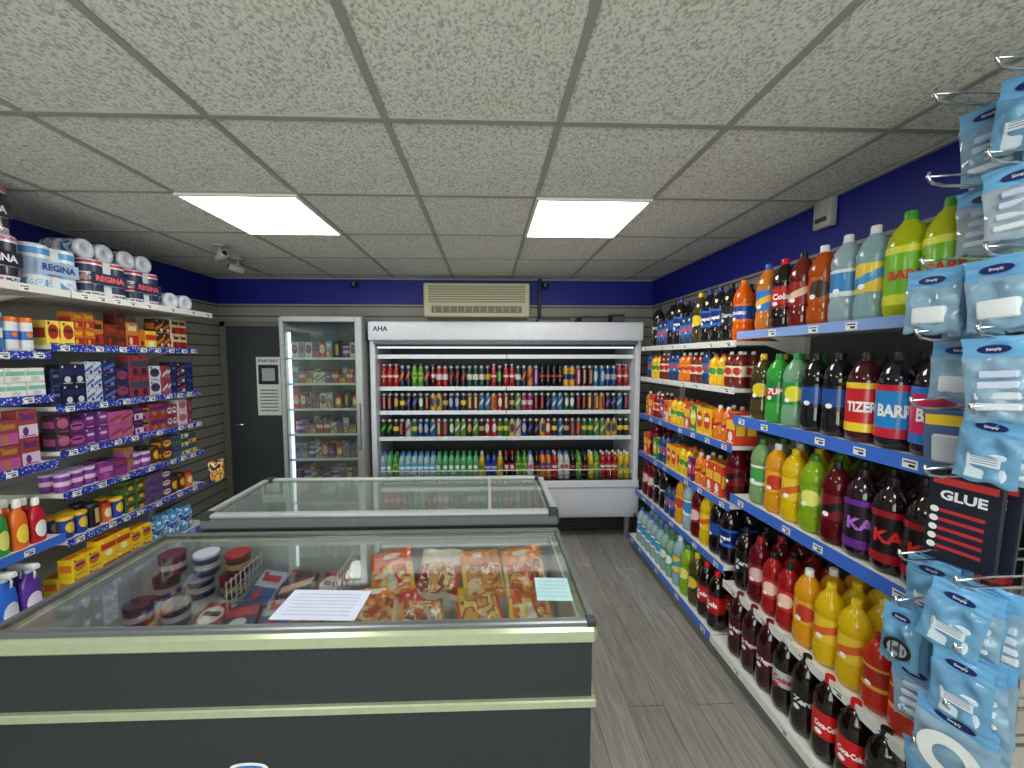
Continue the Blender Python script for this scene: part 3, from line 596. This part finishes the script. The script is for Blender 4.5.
for i,(cols,h1,s1) in enumerate([([(236,120,30),(200,50,20),(250,200,60),(240,230,210)],(240,96,20),(250,205,60)),([(240,180,50),(200,100,30),(130,66,20),(250,215,120)],(246,196,36),(220,60,30)),([(170,76,30),(236,150,40),(245,230,200),(110,50,20)],(215,36,26),(240,180,60)),([(236,150,40),(150,70,30),(240,200,110),(200,50,30)],(246,140,26),(240,225,190)),([(140,90,40),(225,160,50),(190,60,30),(240,215,175)],(236,150,40),(240,200,60)),([(225,160,80),(180,86,40),(250,225,175),(130,60,30)],(240,230,212),(205,50,40))]):
    m=MB(); pillow(m,.22,.27,.05,[Mprint(cols,18,.25,seed=i*2+1),M(h1,.25,coat=.3,bump=.4,scale=20),M(s1,.25,coat=.3),M([min(255,v*.8+40) for v in h1],.3)],seed=i,wr=.005,split=fsplit,nx=12,ny=14)
    m.ell(.1,.03,M((235,230,215),.3),cz=.085,y=-.028); FB.append(dict(name="frozen_food_bag",label=["orange","yellow","red and brown","orange and cream","amber and yellow","white and red"][i]+" bag of frozen food under the freezer glass",cat="frozen food",w=.2,d=.05,h=.25,mesh=m.mesh("frozen_food_bag")))
n=0
for row,(yy,zz,tilt) in enumerate(((1.25,.66,86),(1.405,.705,72),(1.535,.775,60))):
    for xx in (-.42,-.22,-.02,.17):
        pr=FB[(n*5+row)%6]; n+=1
        place(pr,(xx+random.uniform(-.02,.02)-(.02 if row%2 else 0),yy+random.uniform(-.01,.005),zz+random.uniform(-.006,.006)),rot=(-R(tilt+random.uniform(-4,4)),R(random.uniform(-10,10)),R(random.uniform(-14,14))),group="frozen food bags in the freezer",scale=.82)
FC=[carton(.12,.03,.14,(40,46,96),(190,50,70),(220,215,220),0,"dark frozen dessert carton in the freezer",name="frozen_food_carton",cat="frozen food"),carton(.11,.03,.13,(160,30,40),(230,220,215),(30,30,40),1,"red frozen food carton in the freezer",name="frozen_food_carton",cat="frozen food"),carton(.12,.03,.14,(80,50,60),(220,185,160),(190,70,70),2,"brown ice cream carton in the freezer",name="frozen_food_carton",cat="frozen food"),carton(.12,.03,.14,(190,195,205),(60,85,150),(190,60,70),3,"white and blue frozen food carton",name="frozen_food_carton",cat="frozen food"),
tin(.045,.09,(90,22,38),(210,190,180),None,"dark red ice cream tub with printed lid in the freezer","ice_cream_tub","frozen food",lid=(80,40,50)),tin(.045,.09,(40,46,104),(220,220,225),None,"navy ice cream tub with white band in the freezer","ice_cream_tub","frozen food",lid=(170,175,190)),tin(.045,.09,(80,54,44),(210,170,110),None,"brown ice cream tub in the freezer","ice_cream_tub","frozen food",lid=(130,30,38))]
n=0
for row,(yy,zz,tilt) in enumerate(((1.22,.64,84),(1.36,.665,76),(1.49,.69,64))):
    for xx in (-1.34,-1.2,-1.07,-.94,-.81,-.68):
        if row==2 and xx<-1.0 or (row==1 and xx<-1.15):
            pr=FC[4+n%3]; n+=1; place(pr,(xx,yy+.06,.625+.03*row),rot=(0,0,R(random.uniform(0,360))),group="ice cream tubs in the freezer"); 
            if row==2: place(pr,(xx+.02,yy+.07,.625+.03*row+.092),rot=(0,0,R(random.uniform(0,360))),group="ice cream tubs in the freezer")
            continue
        pr=FC[(n*3+row)%4]; n+=1
        place(pr,(xx+random.uniform(-.01,.01),yy-.02,zz),rot=(-R(tilt),R(random.uniform(-4,4)),R(random.uniform(-14,14))),group="frozen food cartons in the freezer")
wt=MB()
for i in range(9): wt.tube([(-.11+i*.0275,0,0),(-.11+i*.0275,0,.17)],.002,WHITE,5)
for i in range(5): wt.tube([(-.12,0,i*.04),(.12,0,i*.04)],.002,WHITE,5)
wm_=wt.mesh("wire_divider")
for xx in (-1.0,-.6): TOP("wire_divider","white wire grid divider inside the freezer","divider",wm_,(xx,1.52,.655),(0,0,R(90)),"freezer dividers")
for i in range(7): place(FC[i%4],(-1.15+i*.2,2.0,.615),rot=(-R(84),0,R(random.uniform(-8,8))),group="frozen food cartons in the freezer")
# ------------------------------------------------------------ open display cooler
cx0,cx1,cy=-1.03,1.38,3.3
W=(cx1-cx0)/2; CW=M((214,214,224),.35); CIN=M((46,48,54),.5)
t=TOP("display_cooler","white open-front multideck drinks cooler filled with cans and bottles","refrigerator",None,((cx0+cx1)/2,cy,0))
m=MB(); m.box(-W,W,.58,.62,.05,1.95,CIN); m.box(-W,-W+.045,.03,.62,.22,1.97,CW,.006); m.box(W-.045,W,.03,.62,.22,1.97,CW,.006); m.box(-W+.045,W-.045,.02,.6,.5,.56,CIN)
PART(t,"cabinet",m.mesh("cabinet"))
m=MB(); m.box(-W,W,-.01,.64,1.95,1.995,CW,.01,2); m.box(-W,W,-.02,.06,1.83,1.99,CW,.015,2); m.box(-W+.045,W-.045,.05,.58,1.78,1.81,CIN); m.box(-W+.045,W-.045,.0,.05,1.8,1.832,M((90,92,98),.4))
m.text("AHA",.06,M((40,40,60)),cx=-W+.11,cz=1.93,y=-.0215)
PART(t,"canopy",m.mesh("canopy"),"pale lavender header canopy")
PART(t,"light_strip",MB().box(-W+.06,W-.06,.06,.08,1.765,1.78,M((235,240,250),.4,noise=0,emis=.7)).mesh("light_strip"),"glowing tube light under the canopy")
m=MB(); m.box(-W,W,0,.03,.25,.57,CW,.01,2); m.box(-W,W,-.006,0,.5,.515,M((170,170,185),.4)); m.box(-W,W,.03,.6,.22,.26,CW); PART(t,"front_panel",m.mesh("front_panel"),"white lower front panel")
m=MB(); m.box(-W+.05,W-.05,.16,.55,0.04,.22,BLACK)
for i in range(5): m.box(-W+.08,W-.08,.152,.16,.06+i*.03,.072+i*.03,M((44,46,48),.4))
PART(t,"base_grille",m.mesh("base_grille"),"black recessed base")
for x_ in (-W+.06,0,W-.1): PART(t,"leg",MB().box(x_,x_+.04,.06,.1,0,.22,M((120,120,124),.4),.004).mesh("leg"))
CS=[(1.70,.10),(1.41,.14),(1.19,.13),(.955,.10)]
RLM=M((216,218,228),.3)
for z,yf in CS:
    for a,bx_ in ((-W+.047,-.003),(.003,W-.047)):
        m=MB(); m.box(a,bx_,yf,.57,z-.015,z,WHITE); sh=PART(t,"shelf",m.mesh("shelf"))
        r_=MB(); r_.box(a,bx_,yf-.008,yf,z-.026,z+.01,RLM); PART(sh,"price_rail",r_.mesh("price_rail"))
m=MB(); m.tube([(-W+.05,.045,.66),(W-.05,.045,.66)],.006,WHITE); m.tube([(-W+.05,.045,.61),(W-.05,.045,.61)],.003,CHROME)
for i in range(25): m.tube([(-W+.06+i*(2*W-.12)/24,.045,.565),(-W+.06+i*(2*W-.12)/24,.045,.66)],.003,CHROME,5)
PART(t,"wire_guard",m.mesh("wire_guard"),"white wire guard rail")
cols=[((150,24,30),(200,200,200)),((20,20,24),(70,170,60)),((180,110,30),(130,30,30)),((36,90,44),(190,180,70)),((26,46,110),(160,160,170)),((170,170,176),(150,30,40)),((20,22,26),(170,40,50)),((80,36,106),(190,140,170)),((190,150,40),(30,50,110)),((30,90,130),(180,185,190)),((110,60,36),(190,170,120)),((130,36,76),(190,170,180)),((24,26,30),(180,140,50)),((76,120,50),(190,190,180)),((24,24,56),(200,100,40)),((54,14,20),(170,150,100)),((28,60,54),(200,200,190)),((16,16,18),(100,80,170)),((70,70,76),(200,60,50)),((40,30,30),(210,180,60))]
TALL=[];SHORT=[];SB=[]
for i,(a,c) in enumerate(cols):
    TALL.append(tin(.026,.2,a,c,c if i%4==0 else None,"tall slim drink can with bright print","drink_can",style=i%4,seg=14)); SHORT.append(tin(.0265,.165,a,c,None,"drink can with bright print","drink_can",style=(i+1)%4,seg=14))
def sbset(h,r):
    o=[]
    for a,cp,l1,l2,tr_,lb in [((180,215,225),(40,120,190),(90,180,210),(240,240,245),.3,"clear water bottle with blue label"),((120,200,150),(40,140,70),(70,170,90),(240,240,240),.3,"green-tinted small water bottle"),((150,30,34),(200,200,200),(170,40,50),(220,200,190),0,"small red soft drink bottle"),((30,14,12),(180,20,24),(165,22,28),(210,210,210),0,"cola bottle with red label"),((210,110,20),(30,80,170),(30,80,170),(210,110,30),0,"orange soda bottle with blue label"),((200,170,40),(210,210,210),(190,150,40),(60,140,60),0,"small yellow soft drink bottle"),((30,60,140),(20,20,24),(30,80,180),(200,200,210),0,"blue sports drink bottle"),((80,140,50),(60,130,50),(170,180,70),(60,140,60),0,"lime green soft drink bottle"),((18,14,18),(20,20,22),(24,24,28),(180,60,50),0,"black soft drink bottle"),((185,185,180),(60,110,180),(200,200,198),(180,80,120),0,"small white milkshake bottle")]:
        o.append(small_bottle(a,cp,l1,l2,lb,trans=tr_,style=len(o)%2,h=h,r=r))
    return o
SB=sbset(.25,.0275); SB2=sbset(.215,.0262)
def crow(z,yf,prs,rows,run=2):
    x=cx0+.08
    while x<cx1-.08:
        pr=random.choice(prs(x))
        for _ in range(random.randint(1,run)):
            if x>cx1-.076: break
            for r_ in range(rows): place(pr,(x,cy+yf+.04+r_*.065,z+.0006),R(random.uniform(-20,20)),gp(pr,"in the display cooler"))
            x+=.0562
crow(1.41,.14,lambda x:TALL+SB2[2:9],2); crow(1.19,.13,lambda x:SHORT,1); crow(.955,.10,lambda x:SHORT,1)
crow(.561,.06,lambda x:(SB[0:2]*2+SB[7:8]) if x<-.1 else SB[2:],2)
for (xx,w_,h_) in ((.62,.3,.05),(1.0,.26,.07),(1.22,.12,.09)):
    m=MB(); m.box(-w_/2,w_/2,-.12,.12,0,h_,M((40,42,46),.6),.006); m.box(-w_/2+.01,w_/2-.01,-.1225,-.12,h_*.3,h_*.7,M((80,82,84)))
    TOP("storage_box","low dark box lying on top of the cooler","box",m.mesh("storage_box"),(xx,3.6,1.9965),group="boxes on top of the cooler")
# ------------------------------------------------------------ upright glass fridge
FX=-1.385
t=TOP("glass_door_fridge","tall silver-grey upright fridge with a framed glass door and stocked shelves","refrigerator",None,(FX,3.22,0),(0,0,R(2)))
FWm=M((166,170,170),.3,metal=.25); w2=.335
m=MB(); m.box(-w2,w2,.5,.53,.08,2.0,M((140,144,146),.5)); m.box(-w2,-w2+.02,0.0,.5,.08,2.0,FWm); m.box(w2-.02,w2,0.0,.5,.08,2.0,FWm); m.box(-w2,w2,0,.53,2.0,2.03,FWm,.003); m.box(-w2,w2,0,.53,.04,.3,FWm)
for a in (-w2+.03,w2-.07):
    for b_ in (.03,.46): m.box(a,a+.04,b_,b_+.04,0,.04,BLACK)
PART(t,"cabinet",m.mesh("cabinet"))
dr=MB(); dr.box(-w2,-w2+.032,-.04,-.004,.1,2.02,FWm,.006); dr.box(w2-.06,w2,-.04,-.004,.1,2.02,FWm,.006); dr.box(-w2+.032,w2-.06,-.04,-.004,1.98,2.02,FWm,.004); dr.box(-w2+.032,w2-.06,-.04,-.004,.1,.3,FWm,.004)
do=PART(t,"door",dr.mesh("door"),"grey framed glass door"); PART(do,"door_glass",MB().box(-w2+.032,w2-.06,-.025,-.02,.3,1.98,GLASSH).mesh("door_glass")); PART(do,"handle",MB().box(w2-.045,w2-.02,-.065,-.04,.9,1.3,ALU,.005).mesh("handle"))
FZ=(.35,.58,.80,1.02,1.24,1.46,1.68,1.88)
for z in FZ[:-1]: PART(t,"shelf",MB().box(-w2+.022,w2-.022,.05,.49,z-.014,z+.004,WHITE).mesh("shelf"))
PART(t,"interior_light",MB().box(-w2+.025,-w2+.04,.06,.08,.35,1.9,M((235,242,250),.4,noise=0,emis=2.2)).mesh("interior_light"))
FT=[a for a,_ in cset(10,[(190,60,50),(220,180,80),(90,140,80),(210,206,200),(70,90,150),(180,110,60),(150,60,110),(120,160,190)],"mixed colour",wr=(.035,.06),hr=(.06,.15))]+[K['torange'],K['tblue'],K['tdark'],K['tpurp']]
for z in FZ[:-1]:
    for ry in (.11,.21):
        x=-.29
        while x<.24:
            pr=random.choice(FT); dxx=x+pr['w']/2; 
            place(pr,(FX+dxx-ry*.035,3.22+ry+dxx*.035,z+.0046),R(2),gp(pr,"in the upright fridge"),label=pr['label']+" behind fridge glass"); x+=pr['w']+.005
# ------------------------------------------------------------ air conditioner, cameras, boxes
t=TOP("air_conditioner","cream wall-mounted air conditioner with louvred front","air conditioner",None,(-.1,YB,2.24))
AC=M((206,198,166),.45); m=MB(); m.box(-.52,.52,-.24,-.002,-.16,.17,AC,.02,3); PART(t,"casing",m.mesh("casing"))
m=MB()
for i in range(7): m.box(-.47,.47,-.249,-.241,-.02+i*.024,-.008+i*.024,M((150,144,120),.5))
PART(t,"grille",m.mesh("grille"),"slatted intake grille")
m=MB(); m.box(-.44,.44,-.252,-.241,-.12,-.055,M((120,114,92),.5),.004)
for i in range(12): m.box(-.41+i*.073,-.405+i*.073,-.256,-.25,-.115,-.06,AC)
PART(t,"outlet_louvre",m.mesh("outlet_louvre"))
m=MB(); m.tube([(.54,3.9,2.0),(.54,3.9,2.49)],.018,M((70,72,74),.5),8); TOP("conduit_pipe","grey pipe running up the wall beside the air conditioner","pipe",m.mesh("conduit_pipe"))
def cctv(loc,s,label,rz=0):
    t=TOP("security_camera",label,"security camera",None,loc,(0,0,rz),group="ceiling security cameras",scale=s)
    CW_=M((170,170,168),.4)
    PART(t,"mount",MB().lathe([(.05,-.02),(.055,-.01),(.055,0)],CW_,20).mesh("mount"))
    m=MB(); m.tube([(0,0,-.02),(0,0,-.06),(0,-.01,-.08)],.014,CW_,8)
    PART(t,"bracket",m.mesh("bracket"))
    m=MB(); X=Matrix.Translation((0,-.02,-.1))@Matrix.Rotation(R(75),4,'X'); m.lathe([(.02,-.07),(.036,-.06),(.038,.04),(.03,.06)],CW_,18,X=X); m.lathe([(.024,.0605),(.02,.063),(.005,.064)],BLACK,16,X=X); PART(t,"housing",m.mesh("housing"))
cctv((-1.92,2.82,ZC-.006),.8,"grey bullet security camera hanging from the ceiling",R(60)); cctv((-2.04,3.2,ZC-.006),.85,"small security camera on the ceiling behind another",R(-40))
for xx in (-1.35,.6):
    t=TOP("security_camera","small dark dome camera on the blue wall band","security camera",None,(xx,YB-.045,2.42),scale=.8); PART(t,"dome",MB().lathe([(.005,-.05),(.03,-.04),(.04,-.01),(.045,.02),(.045,.03)],M((40,42,46),.2),16).mesh("dome")); PART(t,"mount",MB().box(-.03,.03,.0,.054,.03,.045,M((60,62,66),.4)).mesh("mount"))
m=MB(); m.box(XR-.04,XR-.002,1.86,1.96,2.34,2.48,M((176,176,172),.5),.006,2); m.box(XR-.046,XR-.04,1.88,1.94,2.37,2.39,DGREY)
TOP("alarm_sensor_box","small grey plastic sensor box on the blue wall","sensor",m.mesh("alarm_sensor_box"))
# ------------------------------------------------------------ peg display at the near end
t=TOP("pegboard_display","tall white pegboard panel carrying hooks of car accessories","display rack",None,(1.65,.68,0))
PART(t,"backing_panel",MB().box(-.0,.02,-.34,.34,.1,2.46,OFFW).mesh("backing_panel"))
for s in (-1,1): PART(t,"post",MB().box(-.02,.04,s*.34-.015,s*.34+.015,0,2.46,WHITE,.003).mesh("post"))
PART(t,"base",MB().box(-.42,.02,-.34,.34,0,.14,WHITE,.004).mesh("base"))
hk=MB(); hk.tube([(0,0,0),(0,-.43,0),(0,-.46,.006),(0,-.475,.022),(0,-.47,.034)],.0042,CHROME,8); hk.tube([(0,0,.03),(0,-.38,.03),(0,-.47,.022)],.003,CHROME,8); hk.tube([(-.03,0,.0),(.03,0,0)],.004,CHROME,6); HK=hk.mesh("peg_hook")
NV=M((20,34,96),.35)
CY=M((136,192,230),.12,coat=.6,bump=.5,scale=34,trans=.45); PB=M((182,216,238),.1,coat=.7,bump=.55,scale=30,trans=.55); CLR=M((212,226,236),.1,coat=.7,bump=.5,scale=30,trans=.55)
HDR=M((110,172,220),.22,coat=.4)
def hangbag(w,h,c,item,label,txt="Simply",head=NV,hh=.042,seed=0,tcol=(245,245,250)):
    m=MB(); q=MB(); pillow(q,w,h-hh,.016,[c],seed=seed,wr=.004,nx=16,ny=18)
    m.add([(x,y,z-hh-(h-hh)/2) for x,y,z in q.V],q.F,c,True)
    q=MB(); pillow(q,w*.98,hh+.01,.005,[HDR],seed=seed+3,wr=.0015); m.add([(x,y,z-hh/2) for x,y,z in q.V],q.F,HDR,True)
    m.ell(w*.5,hh*.5,head,cz=-hh*.6,y=-.0065); m.text(txt,hh*.22,M(tcol),cz=-hh*.6,y=-.0077,maxw=w*.36,bold=.01)
    zc=-hh-(h-hh)*.55
    if item=='sponge': m.box(-w*.3,w*.3,-.017,.008,zc-h*.2,zc+h*.08,M((222,226,230),.8),.006,2)
    if item=='cloth':
        for i in range(4): m.box(-w*.36+.005*i,w*.33,-.014-.001*i,.006,zc-h*.22+.026*i,zc-h*.13+.026*i,M((216-8*i,222-6*i,230),.8),.003)
    if item=='ring':
        V=[];Fc=[]
        for i in range(24):
            a=2*math.pi*i/24; V+= [(.2*w*math.cos(a),-.0175,zc+.2*w*math.sin(a)),(.4*w*math.cos(a),-.0165,zc+.4*w*math.sin(a))]
        for i in range(24): a=2*i; b_=(2*i+2)%48; Fc.append((a,a+1,b_+1,b_))
        m.add(V,Fc,M((226,228,228),.4))
    if item=='wheel':
        for rr_,cc,yy_ in ((.36,(24,26,30),-.0155),(.25,(150,156,165),-.0162),(.1,(60,64,70),-.0175)): m.ell(w*rr_*2,w*rr_*2,M(cc,.3),cz=zc-.005,y=yy_,n=18)
        for i in range(5):
            a=2*math.pi*i/5; m.ell(w*.05,w*.2,M((50,54,60)),cx=w*.17*math.cos(a),cz=zc-.005+w*.17*math.sin(a),y=-.0168,rect=True,n=1)
    if item=='label': m.ell(w*.5,h*.13,M((216,224,234)),cz=zc,y=-.0145,rect=True,n=1); [m.ell(w*.4,.002,M((120,125,140)),cz=zc+.008-i*.006,y=-.0152,rect=True,n=1) for i in range(3)]; m.box(-w*.32,w*.32,-.006,.006,zc-h*.3,zc+h*.12,M((206,220,232),.7),.004)
    return dict(name="hanging_pack",label=label,cat="accessory pack",mesh=m.mesh("hanging_pack"))
HB=dict(a=hangbag(.11,.2,PB,'cloth',"pale blue film bag of cloths hanging on a peg hook",seed=1),b=hangbag(.11,.17,CY,'label',"bright blue accessory bag hanging on a peg hook",seed=2),c=hangbag(.115,.165,PB,'sponge',"blue bag holding a white sponge on a peg hook",seed=3),d=hangbag(.085,.17,CY,'wheel',"blue pack with a printed car wheel on a peg hook",seed=4),e=hangbag(.12,.17,CLR,'cloth',"clear and white accessory bag on a peg hook",seed=5),f=hangbag(.15,.19,PB,'ring',"blue pack holding a white ring of tape",seed=6),p=hangbag(.11,.17,PB,'cloth',"plain pale blue film pack on a peg hook",seed=9))
gm_=MB(); gm_.box(-.068,.068,-.008,.008,-.25,0,M((24,28,44),.4),.002)
gm_.text("GLUE",.036,M((236,236,240)),cz=-.06,y=-.0105,bold=.035); 
for i in range(5): gm_.ell(.085,.01,M((176,40,50)),cz=-.105-i*.026,y=-.0095,rect=True,n=1); gm_.ell(.018,.018,M((225,225,225)),cx=-.052,cz=-.105-i*.026,y=-.0095)
gm_.ell(.12,.02,M((196,50,50)),cz=-.02,y=-.0095,rect=True,n=1)
HB['g']=dict(name="hanging_pack",label="dark blister card of glue tubes with red print",cat="accessory pack",mesh=gm_.mesh("hanging_pack"))
dk=MB(); dk.box(-.05,.05,-.005,.005,-.17,0,M((70,96,140),.4),.002); dk.ell(.09,.03,M((236,196,40)),cz=-.03,y=-.0065,rect=True,n=1); dk.box(-.03,.03,-.02,-.005,-.15,-.07,M((180,186,196),.3),.006); 
HB['h']=dict(name="hanging_pack",label="dark blue blister card with yellow header strip",cat="accessory pack",mesh=dk.mesh("hanging_pack"))
hooks=[(2.35,1.0,[('a',1.33),('p',1.36),('a',1.39),('p',1.42)]),(2.35,.88,[('b',1.28),('a',1.32),('p',1.36)]),
(2.14,1.0,[('e',1.35),('p',1.38),('e',1.42)]),(2.14,.88,[('e',1.26),('b',1.29),('p',1.33)]),
(1.92,1.0,[('c',1.215),('p',1.24),('b',1.27),('a',1.30),('p',1.33),('c',1.36)]),(1.92,.87,[('c',1.21),('b',1.24),('p',1.27),('c',1.31)]),
(1.73,1.0,[('c',1.31),('p',1.34),('a',1.37),('c',1.4)]),(1.73,.87,[('a',1.22),('p',1.25),('c',1.28)]),
(1.54,1.0,[('h',1.29),('h',1.32)]),(1.54,.87,[('b',1.24),('p',1.27),('c',1.31)]),
(1.36,.955,[('g',1.30),('g',1.35)]),
(1.10,1.0,[('b',1.28),('p',1.31),('d',1.34)]),(1.10,.87,[('b',1.2),('p',1.225),('b',1.25),('a',1.28)]),
(.96,1.0,[('d',1.20),('d',1.222),('d',1.244),('d',1.266),('d',1.288)]),(.93,.86,[('b',1.2),('p',1.23),('a',1.26)]),
(.79,1.0,[('p',1.25),('b',1.28),('c',1.33)]),(.77,.87,[('f',1.21),('b',1.24),('p',1.28)]),(.6,.93,[('b',1.22),('p',1.25),('c',1.28)])]
for z,yy,items in hooks:
    TOP("peg_hook","chrome double-wire peg hook on the display panel","hook",HK,(1.65,yy,z),(0,0,R(-90)),"peg hooks")
    for kk,xx in items:
        q=.25 if kk in 'gd' else 1
        place(HB[kk],(xx,yy,z-.004),rot=(R(random.uniform(-3,3)*q),R(random.uniform(-8,8)*q),R(-90+18+random.uniform(-9,9)*q)),group="hanging accessory packs")
# ------------------------------------------------------------ camera
cam=bpy.data.cameras.new("Camera"); cam.sensor_width=36; cam.lens=375/1024*36; cam.shift_x=.0127; cam.clip_start=.02
co=bpy.data.objects.new("Camera",cam); co.location=(0,0,CAMZ); co.rotation_euler=(R(90-3.97),0,R(-1.8)); COL.objects.link(co); SC.camera=co
SC.view_settings.view_transform='Standard'; SC.view_settings.exposure=.14
